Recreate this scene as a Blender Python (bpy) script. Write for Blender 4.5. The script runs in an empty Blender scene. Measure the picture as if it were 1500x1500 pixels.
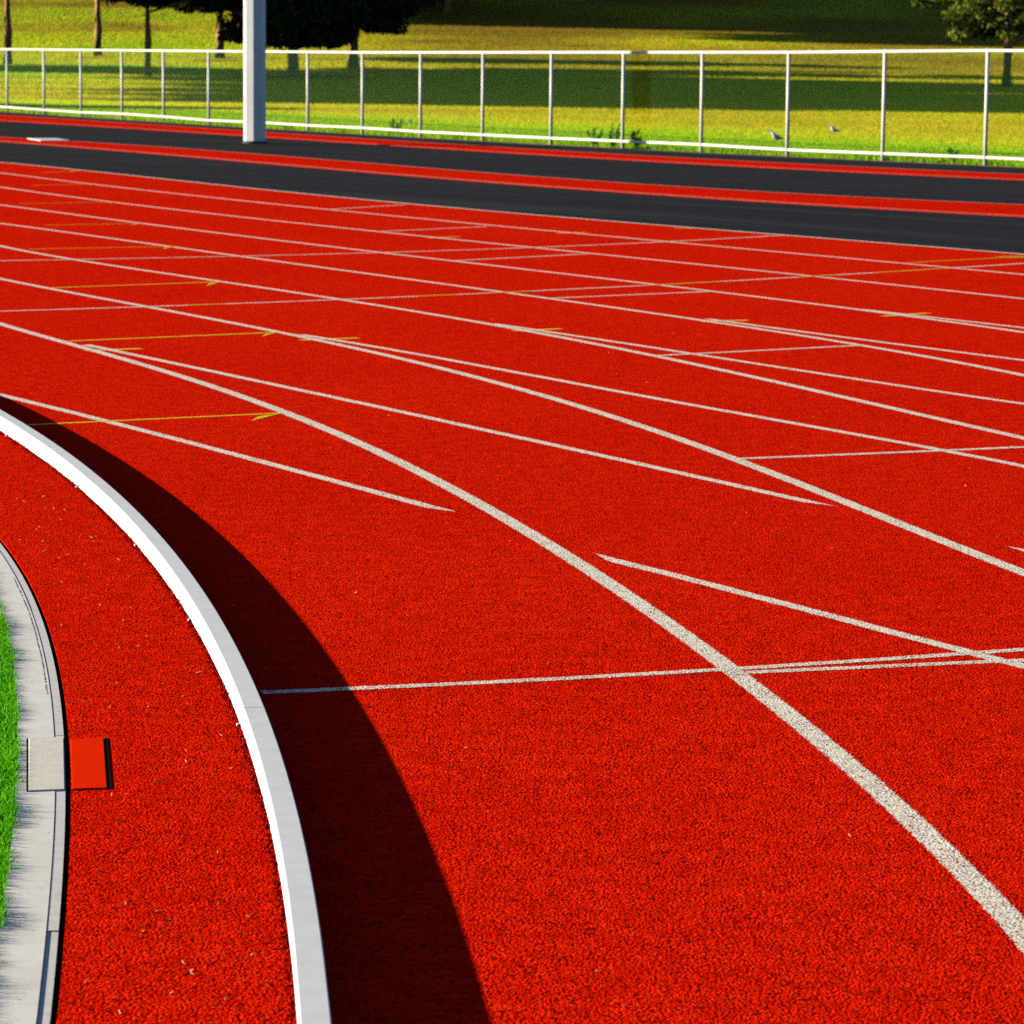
import bpy, math, random
import numpy as np
from mathutils import Vector, Matrix, Quaternion

DATA = {'rings':{'kerb':{'m':0.2038,
 's':0.116,
 'c':[-0.0091,0.0004,34.7569]},
 'A':{'m':0.2792,
 's':0.1788,
 'c':[0.1631,0.058,-0.2052,-0.0609,0.0389,35.9724]},
 'B':{'m':0.3785,
 's':0.1719,
 'c':[-0.0272,0.2307,0.1371,-0.2485,-0.0959,37.202]},
 'C':{'m':0.4626,
 's':0.1681,
 'c':[0.2558,0.2178,-0.0539,-0.1202,38.3807]},
 'D':{'m':0.5268,
 's':0.1776,
 'c':[-0.1732,0.2158,0.6186,0.105,39.533]},
 'E':{'m':0.5859,
 's':0.1842,
 'c':[-0.146,0.2215,0.8705,0.3987,40.7679]},
 'F':{'m':0.647,
 's':0.1951,
 'c':[0.2749,1.0889,0.8753,42.286]},
 'G':{'m':0.7011,
 's':0.2056,
 'c':[0.2182,1.378,1.581,43.9683]},
 'H':{'m':0.7488,
 's':0.2114,
 'c':[-0.3116,-0.0141,1.964,2.3793,45.7135]},
 'slotR':{'m':0.1637,
 's':0.0749,
 'c':[-0.0256,-0.0058,0.0219,34.3887]},
 'slotL':{'m':0.1611,
 's':0.0725,
 'c':[-0.0175,0.0025,0.0192,34.3745]},
 'seam':{'m':0.1296,
 's':0.0402,
 'c':[0.0066,0.0009,34.3497]},
 'turf':{'m':0.1539,
 's':0.0498,
 'c':[0.0071,0.011,34.2758]},
 'r1u':{'m':0.8798,
 's':0.2144,
 'c':[-0.9662,1.9746,4.9698,52.6867]},
 'r1l':{'m':0.8502,
 's':0.2204,
 'c':[-0.3922,2.2056,4.2968,50.5949]},
 'r2u':{'m':0.9983,
 's':0.2323,
 'c':[-0.0556,3.5752,8.0497,61.4876]},
 'r2l':{'m':0.9721,
 's':0.2259,
 'c':[-0.2768,2.868,6.8056,59.2185]}},
 'branch':{'bA':[[-2.0923,16.6917],[-1.9325,16.4048],[-1.778,16.1268],[-1.6286,15.8575],[-1.4839,15.5964],[-1.3438,15.3432],[-1.2081,15.0973],[-1.0766,14.8587],[-0.9491,14.6268],[-0.8254,14.4014],[-0.7054,14.1823],[-0.5889,13.9691],[-0.4758,13.7616],[-0.366,13.5596],[-0.2593,13.3628],[-0.1556,13.1711],[-0.0548,12.9842],[0.0433,12.802],[0.1386,12.6243],[0.2314,12.4508],[0.3217,12.2815],[0.4096,12.1161],[0.4952,11.9546],[0.5785,11.7968],[0.6597,11.6426],[0.7388,11.4917],[0.8158,11.3443],[0.8909,11.2],[0.9641,11.0588],[1.0355,10.9206]],
 'bB':[[-1.0888,17.3973],[-0.9309,17.1476],[-0.7768,16.8912],[-0.6268,16.6315],[-0.481,16.3712],[-0.3395,16.1126],[-0.2023,15.8577],[-0.0694,15.6079],[0.0595,15.3642],[0.1845,15.1274],[0.3057,14.898],[0.4234,14.6764],[0.5377,14.4624],[0.6489,14.2561],[0.757,14.057],[0.8623,13.8649],[0.9649,13.6791],[1.0649,13.4991],[1.1624,13.3242],[1.2573,13.1534],[1.3499,12.9861],[1.4399,12.8213],[1.5275,12.6582],[1.6124,12.4956],[1.6947,12.3327],[1.774,12.1684],[1.8504,12.0019],[1.9234,11.832],[1.993,11.6579],[2.0589,11.4788]],
 'bC':[[-0.107,18.1913],[0.0083,17.9974],[0.1211,17.8051],[0.2316,17.6147],[0.3397,17.4263],[0.4456,17.2403],[0.5492,17.0567],[0.6505,16.8759],[0.7498,16.6978],[0.8469,16.5227],[0.942,16.3507],[1.0352,16.1819],[1.1265,16.0164],[1.216,15.8543],[1.3037,15.6957],[1.3897,15.5406],[1.4742,15.3892],[1.5571,15.2414],[1.6385,15.0972],[1.7185,14.9568],[1.7973,14.8202],[1.8748,14.6874],[1.9511,14.5583],[2.0264,14.4331],[2.1006,14.3117],[2.1739,14.1942],[2.2463,14.0805],[2.3179,13.9707],[2.3888,13.8648],[2.4591,13.7627]],
 'bD':[[1.0628,18.6483],[1.1329,18.522],[1.2021,18.3979],[1.2705,18.276],[1.338,18.1562],[1.4046,18.0385],[1.4705,17.9227],[1.5355,17.809],[1.5998,17.6971],[1.6633,17.5872],[1.7261,17.479],[1.7882,17.3727],[1.8497,17.2681],[1.9104,17.1652],[1.9705,17.0639],[2.0299,16.9643],[2.0887,16.8664],[2.1469,16.7699],[2.2045,16.675],[2.2615,16.5816],[2.318,16.4896],[2.3738,16.3991],[2.4292,16.31],[2.484,16.2222],[2.5383,16.1358],[2.5921,16.0508],[2.6454,15.967],[2.6983,15.8844],[2.7506,15.8031],[2.8026,15.723]],
 'bE':[[1.9864,19.439],[2.0298,19.3686],[2.0728,19.2988],[2.1155,19.2294],[2.158,19.1605],[2.2001,19.0921],[2.2419,19.0242],[2.2834,18.9568],[2.3247,18.8899],[2.3656,18.8234],[2.4063,18.7573],[2.4467,18.6918],[2.4868,18.6266],[2.5266,18.562],[2.5662,18.4977],[2.6055,18.434],[2.6445,18.3706],[2.6833,18.3077],[2.7218,18.2452],[2.76,18.1831],[2.798,18.1214],[2.8357,18.0602],[2.8732,17.9993],[2.9104,17.9389],[2.9474,17.8788],[2.9842,17.8192],[3.0207,17.7599],[3.0569,17.7011],[3.0929,17.6426],[3.1287,17.5845]],
 't1':[[-2.4693,14.7846],[-2.3654,14.6124],[-2.2635,14.442],[-2.1636,14.2736],[-2.0658,14.1072],[-1.9699,13.9429],[-1.876,13.7808],[-1.784,13.6208],[-1.694,13.4631],[-1.6058,13.3077],[-1.5195,13.1546],[-1.435,13.0039],[-1.3522,12.8556],[-1.2712,12.7096],[-1.192,12.5661],[-1.1144,12.4249],[-1.0384,12.2862],[-0.9641,12.1499],[-0.8913,12.0161],[-0.8201,11.8847],[-0.7503,11.7556],[-0.682,11.629],[-0.6151,11.5047],[-0.5496,11.3829],[-0.4855,11.2634],[-0.4226,11.1462],[-0.361,11.0313],[-0.3007,10.9188],[-0.2415,10.8085],[-0.1836,10.7004]],
 't2':[[0.2124,9.8643],[0.2629,9.781],[0.3125,9.6981],[0.3612,9.6156],[0.4091,9.5338],[0.4562,9.4526],[0.5025,9.3721],[0.5479,9.2924],[0.5926,9.2135],[0.6366,9.1355],[0.6798,9.0585],[0.7222,8.9824],[0.764,8.9074],[0.805,8.8334],[0.8454,8.7605],[0.8851,8.6888],[0.9242,8.6182],[0.9627,8.5489],[1.0007,8.4807],[1.038,8.4138],[1.0748,8.3481],[1.1111,8.2837],[1.1469,8.2206],[1.1822,8.1589],[1.2171,8.0984],[1.2515,8.0393],[1.2855,7.9815],[1.3191,7.925],[1.3524,7.8699],[1.3853,7.8162]],
 't3':[[1.4474,10.0821],[1.4615,10.0626],[1.4756,10.0432],[1.4896,10.0238],[1.5035,10.0045],[1.5174,9.9853],[1.5312,9.9661],[1.545,9.9471],[1.5588,9.928],[1.5725,9.9091],[1.5861,9.8902],[1.5997,9.8714],[1.6132,9.8527],[1.6267,9.8341],[1.6401,9.8155],[1.6535,9.7969],[1.6668,9.7785],[1.6801,9.7601],[1.6934,9.7418],[1.7066,9.7235],[1.7197,9.7054],[1.7328,9.6872],[1.7458,9.6692],[1.7588,9.6512],[1.7718,9.6333],[1.7847,9.6154],[1.7975,9.5976],[1.8103,9.5799],[1.8231,9.5623],[1.8358,9.5447]]},
 'cross':{'c1':[[-3.4862,23.159],[-3.3135,23.2351],[-3.1397,23.3125],[-2.9649,23.3915],[-2.789,23.4723],[-2.6122,23.5553],[-2.4343,23.6408],[-2.2553,23.7291],[-2.0752,23.8205],[-1.8939,23.9154],[-1.7114,24.0141],[-1.5277,24.1171],[-1.3425,24.2246],[-1.156,24.3372],[-0.9678,24.4552],[-0.778,24.5791],[-0.5864,24.7093],[-0.3929,24.8463],[-0.1973,24.9907],[0.0006,25.1429],[0.201,25.3036],[0.404,25.4733],[0.6099,25.6527],[0.8189,25.8424],[1.0314,26.0433],[1.2475,26.2561],[1.4677,26.4817],[1.6924,26.721],[1.9218,26.9749],[2.1564,27.2446]],
 'c2':[[-3.036,18.6566],[-2.8419,18.7538],[-2.6463,18.8557],[-2.4491,18.9625],[-2.25,19.0742],[-2.0491,19.1912],[-1.8461,19.3134],[-1.6408,19.4412],[-1.4332,19.5747],[-1.2229,19.7141],[-1.0099,19.8595],[-0.7939,20.0113],[-0.5747,20.1697],[-0.3521,20.3349],[-0.1259,20.5072],[0.1041,20.6869],[0.3382,20.8743],[0.5767,21.0697],[0.8198,21.2735],[1.0679,21.4861],[1.3212,21.7078],[1.5801,21.9392],[1.8449,22.1806],[2.1161,22.4326],[2.394,22.6957],[2.6791,22.9706],[2.9719,23.2577],[3.2727,23.5578],[3.5823,23.8717],[3.9011,24.2001]],
 'c3a':[[-0.5676,7.6538],[-0.5034,7.6708],[-0.4389,7.6883],[-0.3742,7.7064],[-0.3092,7.7249],[-0.2439,7.744],[-0.1783,7.7637],[-0.1124,7.7839],[-0.0462,7.8046],[0.0204,7.826],[0.0873,7.8478],[0.1546,7.8703],[0.2224,7.8934],[0.2905,7.9171],[0.359,7.9413],[0.428,7.9662],[0.4974,7.9917],[0.5673,8.0179],[0.6376,8.0447],[0.7085,8.0722],[0.7799,8.1003],[0.8518,8.1292],[0.9243,8.1587],[0.9974,8.1889],[1.071,8.2199],[1.1453,8.2516],[1.2202,8.284],[1.2957,8.3172],[1.372,8.3512],[1.4489,8.386]],
 'c3b':[[0.5198,7.9458],[0.5498,7.9545],[0.58,7.9632],[0.6102,7.9719],[0.6404,7.9806],[0.6708,7.9894],[0.7012,7.9982],[0.7316,8.007],[0.7621,8.0158],[0.7927,8.0246],[0.8234,8.0334],[0.8541,8.0423],[0.8849,8.0512],[0.9158,8.0601],[0.9467,8.069],[0.9777,8.078],[1.0087,8.0869],[1.0398,8.0959],[1.071,8.1049],[1.1023,8.1139],[1.1336,8.123],[1.165,8.132],[1.1965,8.1411],[1.228,8.1502],[1.2596,8.1593],[1.2913,8.1685],[1.323,8.1776],[1.3548,8.1868],[1.3867,8.196],[1.4186,8.2052]],
 's1':[[-0.4063,23.5981],[-0.3755,23.6287],[-0.3445,23.6594],[-0.3134,23.6902],[-0.2823,23.7211],[-0.2511,23.7521],[-0.2198,23.7831],[-0.1885,23.8142],[-0.157,23.8454],[-0.1255,23.8767],[-0.0939,23.908],[-0.0622,23.9395],[-0.0304,23.971],[0.0015,24.0026],[0.0334,24.0343],[0.0655,24.066],[0.0976,24.0979],[0.1298,24.1298],[0.1621,24.1619],[0.1944,24.194],[0.2269,24.2261],[0.2594,24.2584],[0.2921,24.2908],[0.3248,24.3232],[0.3576,24.3558],[0.3905,24.3884],[0.4234,24.4211],[0.4565,24.4539],[0.4896,24.4868],[0.5229,24.5197]],
 's2':[[0.2185,20.1057],[0.2515,20.1287],[0.2846,20.1518],[0.3178,20.1749],[0.351,20.198],[0.3843,20.2213],[0.4177,20.2445],[0.4512,20.2679],[0.4848,20.2912],[0.5184,20.3147],[0.5521,20.3381],[0.5859,20.3617],[0.6197,20.3853],[0.6537,20.4089],[0.6877,20.4326],[0.7218,20.4564],[0.7559,20.4802],[0.7902,20.504],[0.8245,20.528],[0.8589,20.5519],[0.8934,20.576],[0.928,20.6001],[0.9626,20.6242],[0.9973,20.6484],[1.0321,20.6727],[1.067,20.697],[1.102,20.7213],[1.137,20.7458],[1.1722,20.7702],[1.2074,20.7948]],
 's3':[[-1.0546,27.2974],[-1.0269,27.3266],[-0.9992,27.3558],[-0.9714,27.3851],[-0.9436,27.4145],[-0.9157,27.4439],[-0.8878,27.4734],[-0.8598,27.5029],[-0.8317,27.5325],[-0.8036,27.5622],[-0.7754,27.5919],[-0.7472,27.6217],[-0.7189,27.6515],[-0.6905,27.6815],[-0.6621,27.7115],[-0.6336,27.7415],[-0.605,27.7716],[-0.5764,27.8018],[-0.5478,27.832],[-0.519,27.8624],[-0.4902,27.8927],[-0.4614,27.9232],[-0.4324,27.9537],[-0.4035,27.9842],[-0.3744,28.0149],[-0.3453,28.0456],[-0.3161,28.0764],[-0.2869,28.1072],[-0.2576,28.1381],[-0.2282,28.1691]],
 's4':[[-1.6871,30.8942],[-1.6651,30.9299],[-1.6429,30.9658],[-1.6207,31.0017],[-1.5985,31.0377],[-1.5762,31.0738],[-1.5539,31.1099],[-1.5315,31.1462],[-1.509,31.1825],[-1.4865,31.2189],[-1.464,31.2554],[-1.4414,31.292],[-1.4187,31.3287],[-1.396,31.3654],[-1.3733,31.4023],[-1.3505,31.4392],[-1.3276,31.4762],[-1.3047,31.5133],[-1.2817,31.5505],[-1.2587,31.5878],[-1.2356,31.6252],[-1.2125,31.6626],[-1.1893,31.7002],[-1.166,31.7378],[-1.1427,31.7755],[-1.1194,31.8133],[-1.096,31.8512],[-1.0725,31.8892],[-1.049,31.9273],[-1.0254,31.9655]],
 's5':[[0.823,12.2231],[0.8596,12.2369],[0.8963,12.2508],[0.933,12.2648],[0.9699,12.2789],[1.0068,12.2931],[1.0439,12.3075],[1.081,12.322],[1.1182,12.3365],[1.1555,12.3512],[1.193,12.3661],[1.2305,12.381],[1.2681,12.396],[1.3058,12.4112],[1.3436,12.4265],[1.3815,12.4419],[1.4195,12.4574],[1.4576,12.4731],[1.4958,12.4889],[1.5341,12.5048],[1.5726,12.5208],[1.6111,12.5369],[1.6497,12.5532],[1.6885,12.5696],[1.7274,12.5861],[1.7663,12.6028],[1.8054,12.6196],[1.8446,12.6365],[1.884,12.6535],[1.9234,12.6707]],
 's6':[[0.6995,16.3702],[0.7341,16.3926],[0.7688,16.415],[0.8036,16.4375],[0.8384,16.46],[0.8734,16.4826],[0.9085,16.5053],[0.9437,16.528],[0.9789,16.5508],[1.0143,16.5737],[1.0497,16.5966],[1.0853,16.6195],[1.1209,16.6426],[1.1567,16.6657],[1.1925,16.6889],[1.2285,16.7121],[1.2645,16.7354],[1.3007,16.7587],[1.3369,16.7822],[1.3733,16.8056],[1.4097,16.8292],[1.4463,16.8528],[1.4829,16.8765],[1.5197,16.9003],[1.5565,16.9241],[1.5935,16.948],[1.6305,16.9719],[1.6677,16.9959],[1.705,17.02],[1.7423,17.0441]]},
 'arrows':[[[[-1.8763,13.1162],[-1.745,13.1869],[-1.6122,13.2584],[-1.4781,13.3306],[-1.3425,13.4036],[-1.2054,13.4774],[-1.0668,13.552],[-0.9268,13.6274]],[[-0.9262,13.6186],[-1.0276,13.3177],[-1.0123,13.489]]],[[[-2.2079,16.8857],[-2.0701,16.9738],[-1.9309,17.0628],[-1.7902,17.1527],[-1.648,17.2436],[-1.5044,17.3354],[-1.3592,17.4282],[-1.2125,17.522]],[[-1.2125,17.522],[-1.2747,17.2231],[-1.2701,17.3979]]],[[[-2.8139,20.5968],[-2.677,20.69],[-2.5388,20.784],[-2.3993,20.8789],[-2.2586,20.9746],[-2.1166,21.0713],[-1.9734,21.1688],[-1.8287,21.2672]],[[-1.8287,21.2672],[-1.8816,20.8614],[-1.8866,21.1046]]],[[[-3.479,24.517],[-3.3386,24.5857],[-3.1973,24.6548],[-3.0553,24.7243],[-2.9125,24.7941],[-2.7689,24.8643],[-2.6244,24.935],[-2.4792,25.006]],[[-2.4792,25.006],[-2.5357,24.6559],[-2.5443,24.91]]],[[[-3.819,27.7874],[-3.7136,27.8436],[-3.6077,27.8999],[-3.5014,27.9565],[-3.3947,28.0133],[-3.2875,28.0704],[-3.1799,28.1277],[-3.0719,28.1852]],[[-3.0719,28.1852],[-3.1225,27.8822],[-3.1278,28.055]]],[[[-4.5605,31.5046],[-4.4421,31.5808],[-4.3233,31.6573],[-4.2038,31.7341],[-4.0838,31.8114],[-3.9632,31.889],[-3.842,31.967],[-3.7202,32.0454]],[[-3.7202,32.0454],[-3.7603,31.6986],[-3.7674,31.8659]]],[[[-5.0255,35.5638],[-4.9396,35.6508],[-4.8533,35.7381],[-4.7665,35.8259],[-4.6794,35.9141],[-4.5918,36.0028],[-4.5038,36.0918],[-4.4153,36.1813]],[[-4.4153,36.1813],[-4.4382,35.7435],[-4.4502,35.956]]],[[[-5.4184,39.1838],[-5.37,39.2785],[-5.3213,39.3736],[-5.2725,39.4692],[-5.2233,39.5653],[-5.174,39.6619],[-5.1244,39.7589],[-5.0746,39.8564]],[[-5.0746,39.8564],[-5.1304,39.4907],[-5.1398,39.6858]]]],
 'ticks':[[[-2.0601,16.3802],[-1.8057,16.5181]],[[-1.069,17.0811],[-0.7848,17.2322]],[[-0.0081,17.7551],[0.2501,17.9133]],[[1.0159,18.4705],[1.2757,18.5923]],[[2.0528,18.9651],[2.3376,19.2189]],[[-0.6776,26.4183],[-0.4335,26.6492]],[[0.3346,27.2665],[0.5825,27.4078]],[[1.3197,28.2089],[1.49,28.2369]]],
 'orange':[[2.7441,23.8059],[3.5083,24.4993],[4.0325,25.0245]],
 'orange2':[[3.4891,24.5368],[4.1948,24.7995]],
 'fence':[[-11.032,74.622],[-9.919,72.337],[-8.876,70.226],[-7.791,68.062],[-6.759,66.037],[-5.713,64.021],[-4.689,62.087],[-3.633,60.137],[-2.593,58.265],[-1.558,56.454],[-0.519,54.692],[0.551,52.942],[1.606,51.286],[2.692,49.657],[3.811,48.063],[4.983,46.493],[6.169,45.011]],
 'board':[[-7.447,53.127],[-7.042,53.259],[-6.839,51.957],[-7.27,52.011]],
 'pole':[[-4.131,54.41]],
 'cov':[[-1.0205,7.1042],[-0.9497,7.1216],[-0.8786,6.6064],[-0.9479,6.5911],[-0.9308,7.0936],[-0.8644,7.1181],[-0.7968,6.6222],[-0.8638,6.607]],
 'joint':[[-0.5671,7.1565],[-0.5185,7.1892]],
 'tabs':[[-1.8655,12.7156],[-1.4494,11.2242],[-1.1061,9.9025],[-0.8221,8.5975],[-0.5789,7.2481]],
 'cam':{'H':1.4614501943841345,
 't':0.13517458705076624,
 'roll':-0.008607881299914941,
 'xc':-34.93105769570658,
 'yc':1.9484105041705178,
 'R':34.75169002827873,
 'h':69.98019838134762}}

SC = bpy.context.scene
COL = SC.collection
rng = np.random.default_rng(7)
XC, YC, R0 = -34.93106, 1.94841, 34.75169
CAM_H = 1.46145
PI = math.pi

# ------------------------------------------------------------------ helpers
def link(o, parent=None):
    COL.objects.link(o)
    if parent is not None:
        o.parent = parent
    return o

def tag(o, label=None, cat=None, group=None, kind=None):
    if label: o['label'] = label
    if cat: o['category'] = cat
    if group: o['group'] = group
    if kind: o['kind'] = kind
    return o

def empty(name, loc=(0, 0, 0), rz=0.0):
    o = bpy.data.objects.new(name, None)
    o.location = loc
    o.rotation_euler = (0, 0, rz)
    o.empty_display_size = 0.2
    return link(o)

def mesh_obj(name, V, F, mat, parent=None, smooth=False, attrs=None, uv=None):
    """V (n,3) array, F list of polygons or an (m,k) int array; one linked mesh object."""
    me = bpy.data.meshes.new(name)
    V = np.asarray(V, dtype=np.float32)
    if isinstance(F, np.ndarray):
        m, k = F.shape
        loops = F.reshape(-1).astype(np.int32)
        starts = (np.arange(m) * k).astype(np.int32)
    else:
        loops = np.array([i for f in F for i in f], dtype=np.int32)
        ln = np.array([len(f) for f in F], dtype=np.int32)
        starts = np.concatenate([[0], np.cumsum(ln)[:-1]]).astype(np.int32)
        m = len(F)
    me.vertices.add(len(V)); me.vertices.foreach_set('co', V.reshape(-1))
    me.loops.add(len(loops)); me.loops.foreach_set('vertex_index', loops)
    me.polygons.add(m); me.polygons.foreach_set('loop_start', starts)
    me.polygons.foreach_set('use_smooth', np.full(m, bool(smooth)))
    if attrs:
        for n, a in attrs.items():
            at = me.attributes.new(n, 'FLOAT', 'POINT')
            at.data.foreach_set('value', np.asarray(a, dtype=np.float32))
    me.update(calc_edges=True)
    me.validate()
    if uv is not None:
        ul = me.uv_layers.new(name='UVMap')
        u = np.asarray(uv, dtype=np.float32)[loops]
        ul.data.foreach_set('uv', u.reshape(-1))
    me.materials.append(mat)
    o = bpy.data.objects.new(name, me)
    return link(o, parent)

class MB:
    """collects shapes of ONE object"""
    def __init__(s): s.V = []; s.F = []; s.n = 0
    def add(s, V, F):
        V = np.asarray(V, float); s.V.append(V)
        s.F += [[i + s.n for i in f] for f in F]; s.n += len(V)
    def box(s, c, size, rz=0.0, bev=0.0):
        hx, hy, hz = [k / 2 for k in size]
        b = min(bev, hx * .9, hy * .9, hz * .9)
        ca, sa = math.cos(rz), math.sin(rz)
        if b <= 0:
            P = [(x, y, z) for z in (-hz, hz) for x, y in ((-hx, -hy), (hx, -hy), (hx, hy), (-hx, hy))]
            F = [(3, 2, 1, 0), (4, 5, 6, 7), (0, 1, 5, 4), (1, 2, 6, 5), (2, 3, 7, 6), (3, 0, 4, 7)]
        else:
            P = []
            for z, i in ((-hz, b), (-hz + b, 0), (hz - b, 0), (hz, b)):
                x, y = hx - i, hy - i
                P += [(-x, -y, z), (x, -y, z), (x, y, z), (-x, y, z)]
            F = [(3, 2, 1, 0), (12, 13, 14, 15)]
            for l in range(3):
                for k in range(4):
                    F.append((l*4+k, l*4+(k+1) % 4, l*4+4+(k+1) % 4, l*4+4+k))
        P = [(c[0] + x*ca - y*sa, c[1] + x*sa + y*ca, c[2] + z) for x, y, z in P]
        s.add(P, F)
    def tube(s, pts, rads, n=8, caps=True, ph=0.0):
        pts = [Vector(p) for p in pts]; V = []; F = []
        up = Vector((0, 0, 1))
        for i, p in enumerate(pts):
            t = (pts[min(i+1, len(pts)-1)] - pts[max(i-1, 0)]).normalized()
            a = t.cross(up)
            if a.length < 1e-3: a = t.cross(Vector((0, 1, 0)))
            a.normalize(); b = a.cross(t).normalized()
            r = rads[i] if hasattr(rads, '__len__') else rads
            for k in range(n):
                w = 2*PI*k/n + ph
                V.append(tuple(p + a*(r*math.cos(w)) + b*(r*math.sin(w))))
        for i in range(len(pts)-1):
            for k in range(n):
                F.append((i*n+k, i*n+(k+1) % n, (i+1)*n+(k+1) % n, (i+1)*n+k))
        if caps:
            F.append(tuple(range(n))[::-1]); F.append(tuple((len(pts)-1)*n+k for k in range(n)))
        s.add(V, F)
    def build(s, name, mat, parent=None, smooth=False):
        return mesh_obj(name, np.concatenate(s.V), s.F, mat, parent, smooth)

# ------------------------------------------------------------------ node helpers
class NT:
    def __init__(s, name):
        s.m = bpy.data.materials.new(name); s.m.use_nodes = True
        s.t = s.m.node_tree; s.t.nodes.clear()
        s.out = s.t.nodes.new('ShaderNodeOutputMaterial')
        s.b = s.t.nodes.new('ShaderNodeBsdfPrincipled')
        s.b.inputs['Specular IOR Level'].default_value = 0.15
        s.l(s.b.outputs[0], s.out.inputs[0])
    def n(s, typ, **kw):
        x = s.t.nodes.new('ShaderNode' + typ)
        for k, v in kw.items(): setattr(x, k, v)
        return x
    def l(s, a, b): s.t.links.new(a, b)
    def pos(s): return s.n('NewGeometry').outputs['Position']
    def mapping(s, src, scale):
        m = s.n('Mapping'); m.inputs['Scale'].default_value = scale
        s.l(src, m.inputs['Vector']); return m.outputs[0]
    def noise(s, src, scale, detail=2, rough=.5):
        x = s.n('TexNoise'); x.inputs['Scale'].default_value = scale
        x.inputs['Detail'].default_value = detail; x.inputs['Roughness'].default_value = rough
        s.l(src, x.inputs['Vector']); return x.outputs['Fac']
    def voro(s, src, scale, feature='F1'):
        x = s.n('TexVoronoi', feature=feature); x.inputs['Scale'].default_value = scale
        s.l(src, x.inputs['Vector']); return x
    def ramp(s, fac, stops):
        r = s.n('ValToRGB'); e = r.color_ramp.elements
        while len(e) < len(stops): e.new(0.5)
        for i, (p, c) in enumerate(stops):
            e[i].position = p; e[i].color = (*c, 1) if len(c) == 3 else c
        s.l(fac, r.inputs[0]); return r.outputs[0]
    def math(s, op, a, b=None, c=None):
        m = s.n('Math', operation=op)
        for i, v in enumerate((a, b, c)):
            if v is None: continue
            if isinstance(v, (int, float)): m.inputs[i].default_value = v
            else: s.l(v, m.inputs[i])
        return m.outputs[0]
    def mix(s, fac, a, b, blend='MIX'):
        m = s.n('Mix', data_type='RGBA', blend_type=blend)
        if isinstance(fac, (int, float)): m.inputs[0].default_value = fac
        else: s.l(fac, m.inputs[0])
        for i, v in ((6, a), (7, b)):
            if isinstance(v, tuple): m.inputs[i].default_value = (*v, 1)
            else: s.l(v, m.inputs[i])
        return m.outputs[2]
    def bump(s, h, dist, strength=1.0):
        b = s.n('Bump'); b.inputs['Distance'].default_value = dist; b.inputs['Strength'].default_value = strength
        s.l(h, b.inputs['Height']); s.l(b.outputs[0], s.b.inputs['Normal']); return b
    def set(s, col=None, rough=None, spec=None, metal=None):
        for k, v in (('Base Color', col), ('Roughness', rough), ('Specular IOR Level', spec), ('Metallic', metal)):
            if v is None: continue
            if isinstance(v, tuple): s.b.inputs[k].default_value = (*v, 1)
            elif isinstance(v, (int, float)): s.b.inputs[k].default_value = v
            else: s.l(v, s.b.inputs[k])
        return s
    def attr(s, name):
        a = s.n('Attribute', attribute_name=name); return a.outputs['Fac']

M = {}
def rubber_height(t, p):
    v = t.voro(p, 165).outputs['Distance']
    n1 = t.noise(p, 210, 2, .55)
    n2 = t.noise(p, 60, 2, .6)
    h = t.math('MULTIPLY_ADD', v, -0.9, n1)
    return t.math('MULTIPLY_ADD', n2, 0.9, h)

def mk_rubber():
    t = NT('red_rubber'); p = t.pos()
    cell = t.voro(p, 170).outputs['Color']
    sep = t.n('SeparateColor'); t.l(cell, sep.inputs[0])
    big = t.noise(p, 14, 4, .65)
    huge = t.noise(p, .6, 4, .6)
    c = t.ramp(sep.outputs[0], [(0.0, (.48, .0060, .0012)), (.22, (.78, .0125, .0013)), (.8, (.93, .0200, .0014)), (1.0, (.96, .050, .010))])
    c = t.mix(t.ramp(big, [(.42, (0, 0, 0)), (.62, (1, 1, 1))]), t.mix(1.0, c, (.80, .66, .8), 'MULTIPLY'), c)
    c = t.mix(t.ramp(huge, [(.35, (0, 0, 0)), (.7, (1, 1, 1))]), c, t.mix(1.0, c, (.93, .75, .9), 'MULTIPLY'))
    pit = t.math('MULTIPLY_ADD', t.noise(p, 8, 3, .6), .16, t.noise(p, 62, 2, .55))
    c = t.mix(t.ramp(pit, [(.66, (0, 0, 0)), (.74, (1, 1, 1))]), c, (.16, .004, .003))
    t.set(c, .9, 0.0)
    t.bump(rubber_height(t, p), .0035)
    return t.m

def mk_paint(name, col, dark, rough_edge=.006, cover=.36, soft=False):
    t = NT(name); p = t.pos()
    dist = t.attr('edge')                      # metres from the edge of the painted strip
    n = t.noise(p, 190, 2, .6)
    n2 = t.noise(p, 28, 2, .5)
    e = t.math('MULTIPLY_ADD', t.math('SUBTRACT', n, .5), rough_edge * 3.2, dist)
    e = t.math('MULTIPLY_ADD', t.math('SUBTRACT', n2, .5), rough_edge * 1.2, e)
    m1 = t.math('GREATER_THAN', e, .0045)
    pit = t.math('MULTIPLY_ADD', t.noise(p, 9, 3, .6), .22, t.noise(p, 260, 2, .55))
    m2 = t.math('GREATER_THAN', pit, cover + .11)
    cell = t.voro(p, 230).outputs['Color']
    sep = t.n('SeparateColor'); t.l(cell, sep.inputs[0])
    alpha = t.math('MULTIPLY', t.math('MULTIPLY', m1, m2), t.math('GREATER_THAN', sep.outputs[2], .085))
    t.set(t.mix(sep.outputs[1], dark, col), .8, .1)
    t.bump(rubber_height(t, p), .0010)
    tr = t.n('BsdfTransparent'); mx = t.n('MixShader')
    t.l(alpha, mx.inputs[0]); t.l(tr.outputs[0], mx.inputs[1]); t.l(t.b.outputs[0], mx.inputs[2])
    t.l(mx.outputs[0], t.out.inputs[0])
    return t.m

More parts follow.
